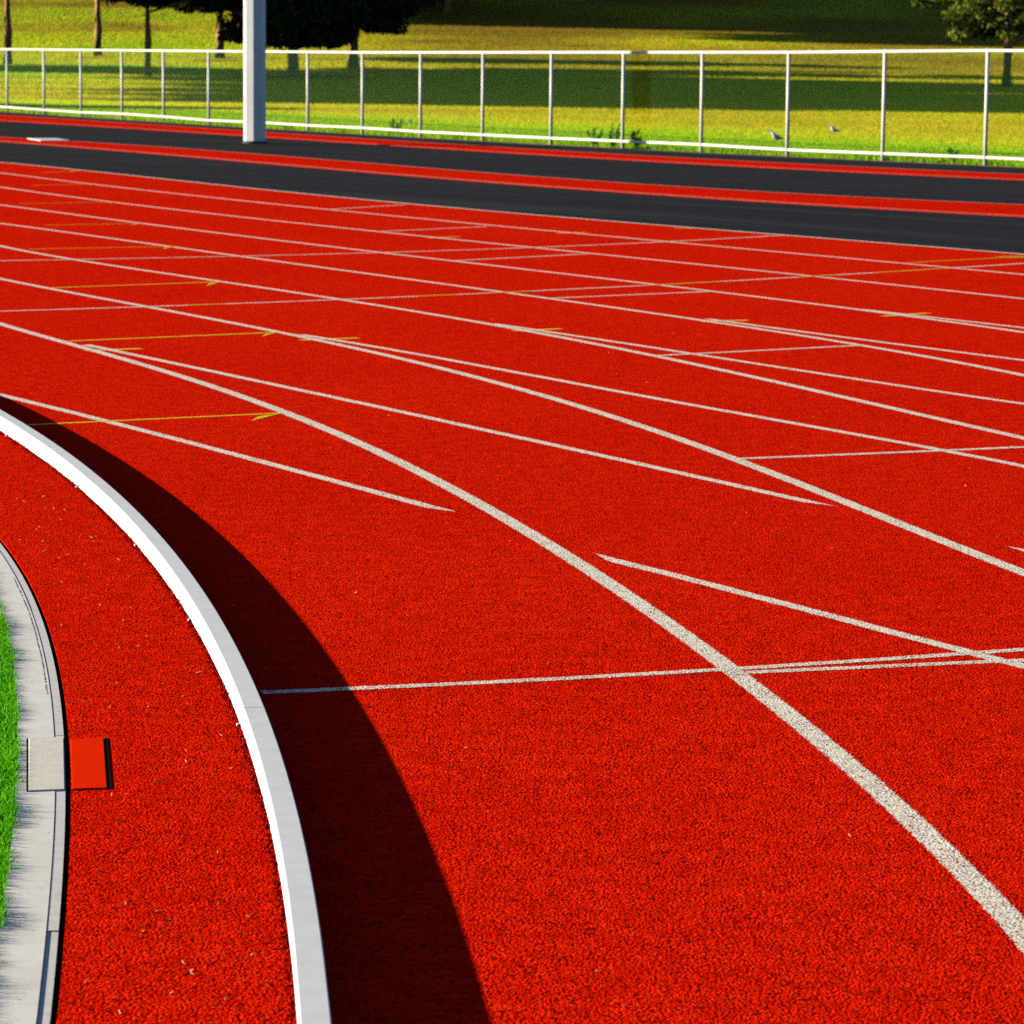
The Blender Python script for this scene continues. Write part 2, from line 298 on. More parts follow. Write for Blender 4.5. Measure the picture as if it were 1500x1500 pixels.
def mk_asphalt():
    t = NT('asphalt'); uv = t.n('UVMap').outputs[0]; p = t.pos()
    s = t.noise(t.mapping(uv, (3.2, .10, 1)), 1.0, 6, .72)
    f = t.noise(p, 120, 2, .6)
    c = t.ramp(s, [(.34, (.0185, .0205, .025)), (.52, (.030, .0325, .038)), (.68, (.058, .060, .065))])
    c = t.mix(t.math('GREATER_THAN', t.noise(t.mapping(uv, (9, 2.5, 1)), 1.0, 3, .6), .735), c, (.08, .075, .068))
    c = t.mix(t.math('MULTIPLY', f, .4), c, (.012, .013, .016))
    t.set(c, .95, .02); t.bump(f, .003, .8)
    return t.m

def mk_concrete():
    t = NT('concrete'); p = t.pos(); uv = t.n('UVMap').outputs[0]
    a = t.noise(p, 9, 5, .65); b = t.noise(t.mapping(uv, (5, 120, 1)), 1.0, 3, .6); f = t.noise(p, 260, 3, .6)
    c = t.ramp(a, [(.3, (.72, .70, .66)), (.6, (.82, .81, .78)), (.8, (.86, .85, .83))])
    c = t.mix(t.ramp(b, [(.3, (1, 1, 1)), (.42, (0, 0, 0))]), c, t.mix(1.0, c, (.86, .85, .84), 'MULTIPLY'))
    c = t.mix(t.math('GREATER_THAN', t.noise(p, 55, 2, .5), .765), c, (.16, .13, .10))
    c = t.mix(t.ramp(t.noise(t.mapping(uv, (9, 3, 1)), 1.0, 5, .7), [(.55, (0, 0, 0)), (.72, (1, 1, 1))]), c, (.60, .575, .53))
    t.set(c, .9, .05)
    t.bump(t.math('MULTIPLY_ADD', f, .4, a), .0009, .6)
    return t.m

def mk_plain(name, col, rough=.6, spec=.2, metal=0, var=.12, scale=14, bump=0, bscale=200):
    t = NT(name); p = t.pos()
    c = t.mix(t.ramp(t.noise(p, scale, 4, .65), [(.35, (0, 0, 0)), (.7, (1, 1, 1))]), col, tuple(k * (1 - var) for k in col))
    t.set(c, rough, spec, metal)
    if bump: t.bump(t.noise(p, bscale, 3, .6), bump)
    return t.m

def mk_blades(name, stops, trans=.3, spec=.1, rough=.6):
    t = NT(name)
    c = t.ramp(t.attr('tone'), stops)
    t.set(c, rough, spec)
    tr = t.n('BsdfTranslucent'); t.l(c, tr.inputs[0])
    mx = t.n('MixShader'); mx.inputs[0].default_value = trans
    t.l(t.b.outputs[0], mx.inputs[1]); t.l(tr.outputs[0], mx.inputs[2]); t.l(mx.outputs[0], t.out.inputs[0])
    return t.m

M['rubber'] = mk_rubber()
M['white'] = mk_paint('white_line_paint', (.97, .905, .78), (.92, .855, .73), .0078, .39)
M['white2'] = mk_paint('worn_white_line_paint', (.97, .905, .78), (.92, .855, .73), .0095, .43)
M['yellow'] = mk_paint('yellow_line_paint', (.98, .66, .010), (.94, .56, .008), .006, .33)
M['worn'] = mk_paint('worn_pale_edge_paint', (.62, .42, .34), (.50, .30, .24), .010, .44)
M['faint_yellow'] = mk_paint('worn_yellow_paint', (.97, .58, .010), (.88, .46, .01), .007, .41)
M['orange'] = mk_paint('orange_line_paint', (.90, .36, .008), (.80, .26, .006), .007, .40)
M['asphalt'] = mk_asphalt()
M['concrete'] = mk_concrete()
M['kerb'] = mk_plain('kerb_white_paint', (.745, .78, .82), .6, .10, 0, .10, 22)
M['concrete2'] = mk_plain('grey_grout', (.10, .10, .10), .9, .05, 0, .3, 20)
M['dark'] = mk_plain('dark_void', (.012, .011, .011), .9, .05)
M['crack'] = mk_paint('dark_crack_dirt', (.05, .04, .035), (.03, .025, .02), .0022, .40)
M['rim'] = mk_plain('drain_rim_polymer', (.72, .71, .70), .8, .05, 0, .18, 30, .0004)
M['plate'] = mk_plain('pale_cover_plate', (.80, .755, .68), .75, .05, 0, .14, 25, .0004, 120)
M['redplate'] = mk_plain('smooth_red_plate', (.92, .026, .002), .8, .0, 0, .10, 30, .0004, 160)
M['fence'] = mk_plain('cream_fence_paint', (.80, .80, .73), .45, .3, 0, .08, 3)
M['wire'] = mk_plain('dull_green_wire', (.028, .17, .06), .5, .05)
M['pole'] = mk_plain('pale_grey_pole_paint', (.70, .72, .75), .5, .2, 0, .12, 2.5)
M['tagw'] = mk_plain('white_tag', (.8, .8, .8), .5, .2)
M['dirt'] = mk_plain('sandy_dirt', (.34, .25, .15), .95, .05, 0, .35, 5, .01, 60)
M['bark'] = mk_plain('bark', (.52, .30, .13), .9, .05, 0, .6, 7, .02, 25)
M['leaf'] = mk_blades('pine_foliage', [(0, (.012, .022, .007)), (.5, (.035, .055, .012)), (1, (.085, .10, .018))], .18)
M['leafy'] = mk_blades('olive_foliage', [(0, (.04, .07, .010)), (.5, (.13, .18, .018)), (1, (.36, .36, .04))], .25)
M['turf'] = mk_blades('turf_blades', [(0, (.03, .24, .004)), (.5, (.10, .58, .006)), (1, (.30, .80, .012))], .40)
M['grass'] = mk_blades('lawn_blades', [(0, (.12, .36, .003)), (.20, (.42, .82, .004)), (.42, (.80, .88, .010)), (.60, (.82, .74, .012)), (.78, (.42, .28, .014)), (1, (.42, .18, .020))], .42)
M['weed'] = mk_blades('weed_leaves', [(0, (.06, .25, .008)), (1, (.22, .50, .015))], .3)
M['lawn'] = mk_plain('lawn_soil', (.15, .19, .02), .95, .02, 0, .5, .5)
M['turfbase'] = mk_plain('turf_backing', (.015, .06, .008), .95, .02, 0, .4, 60)
M['straw'] = mk_plain('dry_straw', (.72, .50, .22), .8, .1)
M['gullw'] = mk_plain('white_plumage', (.82, .82, .80), .7, .1)
M['gullg'] = mk_plain('grey_plumage', (.34, .37, .40), .7, .1)
M['beak'] = mk_plain('yellow_beak', (.6, .35, .04), .5, .2)
M['box'] = mk_plain('dark_green_metal', (.016, .036, .024), .6, .2)
M['boxtop'] = mk_plain('dark_olive_metal', (.05, .055, .03), .6, .2)
M['blue'] = mk_plain('blue_plastic', (.05, .09, .45), .5, .3)
M['wall'] = mk_plain('grey_wall', (.4, .4, .38), .9, .1)
M['redfringe'] = M['rubber']

# ------------------------------------------------------------------ ring geometry (arcs about the bend's centre)
def ring(name):
    d = DATA['rings'][name]; c = np.array(d['c']); m, s = d['m'], d['s']
    def r(th):
        u = (np.asarray(th, float) - m) / s
        uc = np.clip(u, -1, 1)
        v = np.polyval(c, uc)
        dv = np.polyval(np.polyder(c), uc) if name not in ('slotR', 'slotL', 'turf', 'seam', 'kerb') else 0
        return v + dv * (u - uc)
    return r
def P2(r, th): return np.stack([XC + r*np.cos(th), YC + r*np.sin(th)], -1)
rK = ring('kerb')
def inner(off):                       # rings that follow the slot drain
    k = ring('slotR')
    return lambda th: k(th) + off
rSlotR = inner(0.0); rSlotL = inner(-0.0105); rSeam = inner(-0.031); rTurf = inner(-0.108)
TH0, TH1 = -0.16, 1.75
TH = np.concatenate([np.linspace(TH0, .35, 260), np.linspace(.36, TH1, 160)])

def polar_sheet(name, ra, rb, th, nr, z, mat, parent=None, skirt_in=0.0, skirt_out=0.0):
    a, b = ra(th), rb(th)
    w = np.linspace(0, 1, nr)
    r = a[:, None] * (1-w) + b[:, None] * w
    xy = P2(r, th[:, None])
    V = np.concatenate([xy, np.full(r.shape + (1,), z)], -1).reshape(-1, 3)
    U = np.stack([r, np.broadcast_to(th[:, None] * 36, r.shape)], -1).reshape(-1, 2)
    n = len(th)
    I = np.arange(n*nr).reshape(n, nr)
    F = np.stack([I[:-1, :-1], I[:-1, 1:], I[1:, 1:], I[1:, :-1]], -1).reshape(-1, 4)
    Vs, Us, Fs = [V], [U], [F]; k = len(V)
    for sk, colm in ((skirt_in, 0), (skirt_out, nr-1)):
        if sk <= 0: continue
        S = V.reshape(n, nr, 3)[:, colm].copy(); S[:, 2] -= sk
        J = np.arange(n) + k
        e = I[:, colm]
        q = np.stack([e[:-1], e[1:], J[1:], J[:-1]], -1) if colm == 0 else np.stack([e[1:], e[:-1], J[:-1], J[1:]], -1)
        Vs.append(S); Us.append(U.reshape(n, nr, 2)[:, colm]); Fs.append(q); k += n
    return mesh_obj(name, np.concatenate(Vs), np.concatenate(Fs), mat, parent, uv=np.concatenate(Us))

def strip(name, pts, width, z, mat, parent, taper0=0.0, taper1=0.0, step=None, wob=.0008):
    """painted strip along a world polyline, 'edge' holds metres to the nearer edge"""
    P = np.asarray(pts, float)
    L = np.concatenate([[0], np.cumsum(np.hypot(*(P[1:]-P[:-1]).T))])
    n = max(3, int(L[-1] / (step or max(.03, L[-1]/600))))
    s = np.linspace(0, L[-1], n)
    if len(P) > 6:
        from_x = np.stack([np.interp(s, L, P[:, 0]), np.interp(s, L, P[:, 1])], -1)
    else:
        from_x = np.stack([np.interp(s, L, P[:, 0]), np.interp(s, L, P[:, 1])], -1)
    T = np.gradient(from_x, axis=0); T /= np.hypot(*T.T)[:, None]
    N = np.stack([-T[:, 1], T[:, 0]], -1)
    h = np.full(n, width/2 + .0045)
    ct = np.zeros(n)
    if taper1 > 0:
        k = np.clip((L[-1]-s)/taper1, 0, 1); ct += h*(1-k); h = h*np.maximum(k, .04)
    if taper0 > 0:
        k = np.clip(s/taper0, 0, 1); ct += h*(1-k); h = h*np.maximum(k, .04)
    ct += np.interp(s, np.linspace(0, L[-1], 40), rng.normal(0, wob, 40))
    C = from_x + N*ct[:, None]
    V = np.zeros((n, 3, 3)); V[:, :, 2] = z
    V[:, 0, :2] = C - N*h[:, None]; V[:, 1, :2] = C; V[:, 2, :2] = C + N*h[:, None]
    e = np.zeros((n, 3)); e[:, 1] = h
    I = np.arange(n*3).reshape(n, 3)
    F = np.concatenate([np.stack([I[:-1, k], I[1:, k], I[1:, k+1], I[:-1, k+1]], -1) for k in (0, 1)])[:, ::-1]
    return mesh_obj(name, V.reshape(-1, 3), F, mat, parent, attrs={'edge': e.reshape(-1)})

def fan(name, poly, z, mat, parent):
    P = np.asarray(poly, float); c = P.mean(0)
    d = min(np.hypot(*(P[i]-c)) for i in range(len(P))) * .5
    V = [(c[0], c[1], z)] + [(x, y, z) for x, y in P]
    F = [(0, 1+i, 1+(i+1) % len(P)) for i in range(len(P))]
    return mesh_obj(name, V, F, mat, parent, attrs={'edge': [max(d, .03)] + [0.004]*len(P)})

# ------------------------------------------------------------------ terrain
def hill_z(x, y):
    x = np.asarray(x, float); y = np.asarray(y, float)
    d = np.maximum(y - 86, 0)
    z = .000388 * np.minimum(d, 114)**2
    z = z + np.maximum(d - 114, 0) * .11
    roll = np.sin(x*.11 + y*.05)*.5 + np.sin(x*.043 - y*.09 + 1.3)*.5
    return z + roll * .10 * np.clip(d/60, 0, 1) - .03

def px(x, y, z0=0.0):
    """ground point on the terrain seen at picture position (x, y), used to set out the far planting"""
    t = DATA['cam']['t']; ro = DATA['cam']['roll']
    X, Y = x-750, y-750
    X, Y = math.cos(ro)*X - math.sin(ro)*Y, math.sin(ro)*X + math.cos(ro)*Y
    d = np.array([X, 5000*math.cos(t) - Y*math.sin(t), -5000*math.sin(t) - Y*math.cos(t)])
    d = d / d[1]
    k = 5.0
    while k < 400:
        if CAM_H + d[2]*k < hill_z(d[0]*k, k): break
        k += .05
    return float(d[0]*k), float(k), float(hill_z(d[0]*k, k))

gx = np.concatenate([np.linspace(-260, -60, 21), np.linspace(-56, 56, 57), np.linspace(60, 260, 21)])
gy = np.concatenate([np.linspace(-60, 40, 21), np.linspace(42, 210, 113), np.linspace(215, 420, 42)])
GX, GY = np.meshgrid(gx, gy)
GZ = hill_z(GX, GY) - .12*(GY < 41)
I = np.arange(GX.size).reshape(GX.shape)
F = np.stack([I[:-1, :-1], I[:-1, 1:], I[1:, 1:], I[1:, :-1]], -1).reshape(-1, 4)
ground = mesh_obj('lawn', np.stack([GX, GY, GZ], -1).reshape(-1, 3), F, M['lawn'], smooth=True)
tag(ground, kind='structure')

# fence line as a polar ring
FN = np.array(DATA['fence'])
fth = np.arctan2(FN[:, 1]-YC, FN[:, 0]-XC); frr = np.hypot(FN[:, 0]-XC, FN[:, 1]-YC)
o_ = np.argsort(fth); fth_s, frr_s = fth[o_], frr[o_]
def rF(th):
    th = np.asarray(th, float)
    v = np.interp(th, fth_s, frr_s)
    k1 = (frr_s[-1]-frr_s[-4])/(fth_s[-1]-fth_s[-4]); k0 = (frr_s[3]-frr_s[0])/(fth_s[3]-fth_s[0])
    v = v + np.maximum(th-fth_s[-1], 0)*k1 + np.minimum(th-fth_s[0], 0)*np.clip(k0, -20, 20)
    return v

# ------------------------------------------------------------------ running track and its markings
rH = ring('H')
THT = np.concatenate([np.linspace(-.35, .35, 220), np.linspace(.36, 1.45, 160)])
track = polar_sheet('running_track', rSlotR, rH, THT, 24, 0.0, M['rubber'], None, skirt_in=.03, skirt_out=.012)
tag(track, kind='structure')
for k, nm in enumerate('ABCDEFGH'):
    r = ring(nm)
    th = np.linspace(-.12, 1.35, 1500)
    off = -.028 if nm == 'H' else 0
    strip('lane_line', P2(r(th)+off, th), .052 if nm != 'H' else .055, .0006, M['white'], track, step=.035)
for nm, ln in DATA['branch'].items():
    t0 = .16 if nm in ('t2', 't3') else 0
    t1 = .16 if nm in ('bA', 't1') else 0
    strip('break_line', ln, .047, .0009, M['white'], track, taper0=t0, taper1=t1)
for nm, ln in DATA['cross'].items():
    strip('start_line', ln, .040 if nm[:2] == 'c3' else .046, .0012, M['white2'], track)
c2 = np.array(DATA['cross']['c2'])
for a, b in ((6, 7), (12, 13), (14, 15), (18, 20), (22, 23), (24, 26)):
    strip('yellow_dash', c2[a:b+1], 0.046, .0016, M['faint_yellow'], track)
for i, (ln, head) in enumerate(DATA['arrows']):
    a = strip('arrow_mark', ln, 0.034 if i == 0 else .040, .0014, M['yellow'] if i < 3 else M['faint_yellow'], track)
    fan('arrow_head', head, .0018, M['yellow'], a)
for tk in DATA['ticks']:
    strip('yellow_tick', tk, .055, .0003, M['yellow'], track)
strip('orange_line', DATA['orange'], .06, .0013, M['orange'], track)
strip('orange_line', DATA['orange2'], .22, .0019, M['orange'], track)

# ------------------------------------------------------------------ asphalt and the two runways
asph = polar_sheet('asphalt_apron', lambda t: rH(t)-.25, lambda t: rF(t)-.35, THT, 40, -.007, M['asphalt'])
tag(asph, kind='structure')
dirt = polar_sheet('dirt_strip', lambda t: rF(t)-.45, lambda t: rF(t)+.12, np.linspace(.3, 1.45, 300), 4, -.012, M['dirt'], None, 0, .03)
tag(dirt, kind='structure')
ru = {k: ring(k) for k in ('r1u', 'r1l', 'r2u', 'r2l')}
THR = np.linspace(.45, 1.45, 260)
run1 = polar_sheet('runway', ru['r1l'], ru['r1u'], THR, 6, -.001, M['rubber'], None, .006, .006)
tag(run1, kind='structure')
run2 = polar_sheet('runway', ru['r2l'], ru['r2u'], THR, 6, -.001, M['rubber'], None, .006, .006)
tag(run2, kind='structure')
for rw, lo, hi in ((run1, 'r1l', 'r1u'), (run2, 'r2l', 'r2u')):
    for k_, o2 in ((lo, .05), (hi, -.05)):
        strip('edge_line', P2(ru[k_](THR)+o2, THR), .075, .0006, M['worn'], rw, step=.06)
B = np.array(DATA['board']); cB = B.mean(0)
mb = MB()
ax = math.atan2(*(B[1]-B[0])[::-1])
mb.box((cB[0], cB[1], .006), (.46, 1.15, .014), ax, .004)
tag(mb.build('takeoff_board', M['gullw']), 'white takeoff board set across the middle red runway on the asphalt', 'takeoff board')

# ------------------------------------------------------------------ infield edge: turf, concrete, slot drain
field = polar_sheet('turf_field', lambda t: 0*t + 12.0, rTurf, TH, 10, -.012, M['turfbase'])
tag(field, kind='structure')
conc = polar_sheet('concrete_edging', rTurf, rSeam, TH, 3, 0.0, M['concrete'], None, .03, .012)
tag(conc, kind='structure')
tt = np.linspace(.0, .34, 500)
wob = np.cumsum(rng.normal(0, .0006, 500)); wob -= np.linspace(wob[0], wob[-1], 500)
for lo, hi in ((243, 318),):
    sl_ = slice(lo, hi)
    strip('crack', P2(rSeam(tt[sl_]) - .0022 + np.clip(wob[sl_], -.005, .0012), tt[sl_]), .0022, .0004, M['crack'], conc, step=.006, wob=.0005)
drain = empty('slot_drain', (0, 0, 0))
tag(drain, 'narrow black slot drain with pale rim between concrete edging and red track', 'drain')
chan = polar_sheet('channel', lambda t: rSeam(t)+.004, lambda t: rSlotR(t)+.002, TH, 2, -.028, M['dark'], drain)
cuts = [-.16, .0, .1045, .152, .20, .27, .36, .48, .62, .8, 1.0, 1.25, 1.5, 1.75]
for a, b in zip(cuts[:-1], cuts[1:]):
    dz = rng.uniform(-.0014, -.0005)
    dz = -.0022 if a == .0 else dz
    th = np.linspace(a + .00006, b - .00006, 30)
    polar_sheet('rim', lambda t: rSeam(t)+.0012, rSlotL, th, 2, dz, M['rim'], drain, .02, .024)

def plate(name, quad, z0, z1, mat, label, painted_gap):
    Q = np.array(quad); c = Q.mean(0)
    root = empty(name, (c[0], c[1], 0))
    tag(root, label, 'drain cover')
    q = Q - c
    V = []
    for z, k in ((z0, 1), (z1-.0015, 1), (z1, .975)):
        V += [(x*k, y*(1-(1-k)*.3), z) for x, y in q]
    F = [(8, 9, 10, 11)]
    for l in (0, 4):
        for k in range(4): F.append((l+k, l+(k+1) % 4, l+4+(k+1) % 4, l+4+k))
    mesh_obj('cover_plate', V, [f[::-1] for f in F], mat, root)
    a, b = q[painted_gap[0]], q[painted_gap[1]]
    d = (b-a)/np.hypot(*(b-a)); nrm = np.array([-d[1], d[0]]) * painted_gap[2]
    s = MB()
    mid = (a+b)/2 + nrm*(painted_gap[3]/2+.0005)
    s.box((mid[0], mid[1], painted_gap[4]), (float(np.hypot(*(b-a))), painted_gap[3], .002), math.atan2(d[1], d[0]))
    s.build('painted_gap', M['dark'], root)  # black strip laid flat, its colour standing in for the gap's dark depth
cv = DATA['cov']
plate('drain_cover', [cv[0], cv[1], cv[2], cv[3]], -.001, .003, M['plate'], 'pale rectangular drain cover lying on the concrete edging', (3, 0, 1, .004, .0008))
plate('drain_cover', [cv[4], cv[5], cv[6], cv[7]], -.001, .0035, M['redplate'], 'smooth red rectangular drain cover set in the track strip', (1, 2, 1, .008, .0006))

# turf blades
def blades(name, base, h, w, lean, tone, mat, parent=None, az=None, kind='stuff', bend=True):
    n = len(base)
    a = rng.uniform(0, 2*PI, n) if az is None else az
    wx, wy = np.cos(a)*w/2, np.sin(a)*w/2
    la = rng.uniform(0, 2*PI, n); l = lean*h*rng.uniform(.2, 1, n)
    tip = base + np.stack([np.cos(la)*l, np.sin(la)*l, h*np.sqrt(np.maximum(1-lean**2*.5, .2))], -1)
    W = np.stack([wx, wy, np.zeros(n)], -1)
    if bend:
        mid = base*.5 + tip*.5; mid[:, 2] += .12*h
        mid[:, :2] = base[:, :2]*.7 + tip[:, :2]*.3
        V = np.stack([base-W, base+W, mid+W*.8, mid-W*.8, tip], 1).reshape(-1, 3)
        k = np.arange(n)[:, None]*5
        F = np.concatenate([k+np.array([0, 1, 2]), k+np.array([0, 2, 3]), k+np.array([3, 2, 4])])
        t = np.repeat(tone, 5)
    else:
        V = np.stack([base-W, base+W, tip], 1).reshape(-1, 3)
        F = np.arange(n*3).reshape(n, 3); t = np.repeat(tone, 3)
    o = mesh_obj(name, V, F, mat, parent, attrs={'tone': np.clip(t, 0, 1)})
    if kind: tag(o, kind=kind)
    return o
n = 170000
th = np.where(rng.uniform(0, 1, n) < .72, rng.uniform(.0, .36, n), rng.uniform(.36, .75, n))
u = rng.uniform(0, 1, n)**1.7 * .9
rr = rTurf(th) - u + rng.normal(0, .003, n) + .004*np.sin(th*600) + .003*np.sin(th*1730)
xy = P2(rr, th)
base = np.concatenate([xy, np.full((n, 1), -.011)], -1)
patch = .5 + .5*np.sin(th*310 + 2*np.sin(th*57))*np.sin(th*131 + .7)
blades('turf_grass', base, rng.uniform(.016, .027, n) + .017*patch**2*rng.uniform(.3, 1, n), rng.uniform(.0018, .0034, n), .85, rng.normal(.5, .24, n), M['turf'])

# ------------------------------------------------------------------ raised white kerb, two sections
KH, KW = .060, .046
def kerb_section(ta, tb, label):
    th = np.arange(ta, tb, .004); th = np.append(th, tb)
    bev = .0022
    prof = [(0, .004), (0, KH-bev), (bev*.3, KH-bev*.3), (bev, KH), (KW-bev, KH), (KW-bev*.3, KH-bev*.3), (KW, KH-bev), (KW, .004)]
    c = P2(rK((ta+tb)/2), np.array((ta+tb)/2))
    root = empty('kerb_section', (float(c[0]), float(c[1]), 0))
    tag(root, label, 'track kerb', 'raised white kerb along the inside of the track')
    V = []
    for du, z in prof:
        xy = P2(rK(th)+du, th) - c
        V.append(np.concatenate([xy, np.full((len(th), 1), z)], -1))
    V = np.stack(V, 1).reshape(-1, 3); m = len(prof)
    F = []
    for i in range(len(th)-1):
        for k in range(m):
            F.append((i*m+k, i*m+(k+1) % m, (i+1)*m+(k+1) % m, (i+1)*m+k))
    F.append(tuple(range(m))); F.append(tuple((len(th)-1)*m+k for k in range(m))[::-1])
    mesh_obj('rail', V, F, M['kerb'], root)
    return root, c
jt = np.array(DATA['joint']).mean(0); tj = math.atan2(jt[1]-YC, jt[0]-XC)
k1, c1 = kerb_section(-.12, tj-.00005, 'nearer white raised kerb section, from the joint down to the bottom edge')
k2, c2_ = kerb_section(tj+.00005, .62, 'farther white raised kerb section, curving away beyond the joint')
for i, (x, y) in enumerate(DATA['tabs']):
    t = math.atan2(y-YC, x-XC)
    root, c = (k2, c2_) if t > tj else (k1, c1)
    p = P2(rK(t)-.0045, np.array(t))
    b = MB(); b.box((p[0]-c[0], p[1]-c[1], .006), (.009, .014, .007), t, .002)
    b.build('foot', M['kerb'], root)

# crumbs of rubber heaped against the kerb's inner foot and loose on the strip
def crumbs(name, P, size, mat, kind='stuff', attrs=None):
    n = len(P)
    D = rng.normal(0, 1, (n, 4, 3)); D /= np.linalg.norm(D, axis=-1, keepdims=True)
    D[:, 0] = [0, 0, 1]; D[:, 1, 2] = -abs(D[:, 1, 2])
    V = P[:, None, :] + D*size[:, None, None]
    k = np.arange(n)[:, None]*4
    F = np.concatenate([k+np.array(f) for f in ([0, 1, 2], [0, 2, 3], [0, 3, 1], [1, 3, 2])])
    o = mesh_obj(name, V.reshape(-1, 3), F, mat); tag(o, kind=kind); return o
n = 26000
th = rng.uniform(-.02, .36, n)
clump = .5+.5*np.sin(th*260)*np.sin(th*97+1)
r = rK(th) - np.abs(rng.normal(0, .006, n))
z = np.abs(rng.normal(0, .0036, n))*(.5+clump) * np.clip(1-(rK(th)-r)/.016, 0, 1)
crumbs('rubber_crumbs', np.concatenate([P2(r, th), z[:, None]], -1), rng.uniform(.0012, .0030, n), M['rubber'])

# straw and grass clippings lying on the red strip and on the lanes
def straws():
    mb = MB()
    spots = []
    for _ in range(105):
        t = rng.uniform(.06, .27); spots.append((P2(rK(t)-rng.uniform(.02, .33), np.array(t)), rng.uniform(.004, .016)))
    for _ in range(24):
        t = rng.uniform(.075, .10); spots.append((P2(rK(t)-rng.uniform(.03, .20), np.array(t)), rng.uniform(.005, .018)))
    for _ in range(110):
        t = rng.uniform(.05, .45); spots.append((P2(rK(t)+rng.uniform(.05, 4.5), np.array(t)), rng.uniform(.004, .014)))
    for p, l in spots:
        a = rng.uniform(0, 2*PI); c = rng.uniform(-.9, .9)
        q = [(p[0]+math.cos(a+c*s)*l*s, p[1]+math.sin(a+c*s)*l*s, .0022+.002*math.sin(s*3)) for s in (-.5, 0, .5)]
        mb.tube(q, [.0006, .0009, .0006], 4)
    o = mb.build('straw_litter', M['straw']); tag(o, kind='stuff')
straws()

# ------------------------------------------------------------------ lamp pole
px_, py_ = -3.945, 51.9 + .1
pole = empty('light_pole', (px_, py_, 0))
tag(pole, 'tall pale grey light pole standing on the black asphalt before the fence', 'light pole')
b = MB()
b = MB(); b.tube([(0, 0, -.02), (0, 0, 3), (0, 0, 11)], [.170, .166, .118], 8, True, .05); b.build('shaft', M['pole'], pole)
b = MB(); b.tube([(0, 0, -.02), (0, 0, .03)], [.185, .185], 32); b.build('base_collar', M['concrete2'], pole)
b = MB(); b.box((.045, -.156, 1.42), (.03, .012, .075), .28, .003); b.build('number_tag', M['tagw'], pole)
b = MB(); b.box((.05, -.150, 3.4), (.07, .014, .12), .3, .003); b.build('hand_hole_cover', M['pole'], pole)

# ------------------------------------------------------------------ chain link fence
fence = empty('chain_link_fence', (float(FN[8, 0]), float(FN[8, 1]), 0))
tag(fence, 'long cream chain link fence between the asphalt and the grass', 'fence')
fo = np.array([FN[8, 0], FN[8, 1]])
nF = len(FN)
# carry the run on beyond the frame at both ends
dL = FN[0]-FN[1]; dR = FN[-1]-FN[-2]
posts = [FN[0]+dL*k for k in (4, 3, 2, 1)] + list(FN) + [FN[-1]+dR*k for k in (1, 2, 3)]
posts = np.array(posts)
hts = np.interp(np.arange(len(posts)), [4, 4+8, 4+14, 4+16], [1.335, 1.36, 1.43, 1.478])
for (x, y), h in zip(posts, hts):
    b = MB(); b.tube([(x-fo[0], y-fo[1], -.02), (x-fo[0], y-fo[1], h+.015)], .026, 10)
    b.tube([(x-fo[0], y-fo[1], h+.015), (x-fo[0], y-fo[1], h+.03)], [.026, .012], 10)
    b.build('post', M['fence'], fence, True)
def rail(zs, r, name):
    b = MB(); pts = []
    for i in range(len(posts)-1):
        for s in np.linspace(0, 1, 5)[:-1]:
            q = posts[i]*(1-s)+posts[i+1]*s; pts.append((q[0]-fo[0], q[1]-fo[1], zs[i]*(1-s)+zs[i+1]*s))
    q = posts[-1]; pts.append((q[0]-fo[0], q[1]-fo[1], zs[-1]))
    b.tube(pts, r, 8); return b.build(name, M['fence'], fence, True)
rail(hts, .021, 'top_rail')
rail(np.full(len(posts), .085)+rng.normal(0, .006, len(posts)), .021, 'bottom_rail')
def wires():
    V = []; F = []; k = 0; r = .0016; sp = .058
    for i in range(len(posts)-1):
        a = posts[i]-fo; c = posts[i+1]-fo; L = float(np.hypot(*(c-a))); d = (c-a)/L; nrm = np.array([-d[1], d[0]])*.012
        z0, z1 = .07, (hts[i]+hts[i+1])/2
        Hh = z1-z0
        for sgn in (1, -1):
            s = -Hh
            while s < L + Hh:
                if sgn == 1:
                    u0, v0, u1, v1 = s, 0.0, s+Hh*.8, Hh
                else:
                    u0, v0, u1, v1 = s+Hh*.8, 0.0, s, Hh
                # clip to 0..L
                du, dv = u1-u0, v1-v0
                t0, t1 = 0.0, 1.0
                for lim, sg in ((0.0, 1), (L, -1)):
                    g0 = sg*(u0-lim); g1 = sg*(u1-lim)
                    if g0 < 0 and g1 < 0: t1 = -1; break
                    if g0 < 0: t0 = max(t0, g0/(g0-g1))
                    elif g1 < 0: t1 = min(t1, g0/(g0-g1))
                if t1 > t0 + .01:
                    for t in (t0, t1):
                        u, v = u0+du*t, v0+dv*t
                        q = a + d*u + nrm*(1+.2*sgn)
                        for w in range(3):
                            ang = 2*PI*w/3
                            V.append((q[0]+d[0]*r*math.cos(ang)*1.3, q[1]+d[1]*r*math.cos(ang)*1.3 + r*math.sin(ang), z0+v))
                    for w in range(3):
                        F.append((k+w, k+(w+1) % 3, k+3+(w+1) % 3, k+3+w))
                    k += 6
                s += sp
    return mesh_obj('wire_mesh', np.array(V), np.array(F), M['wire'], fence)
wires()

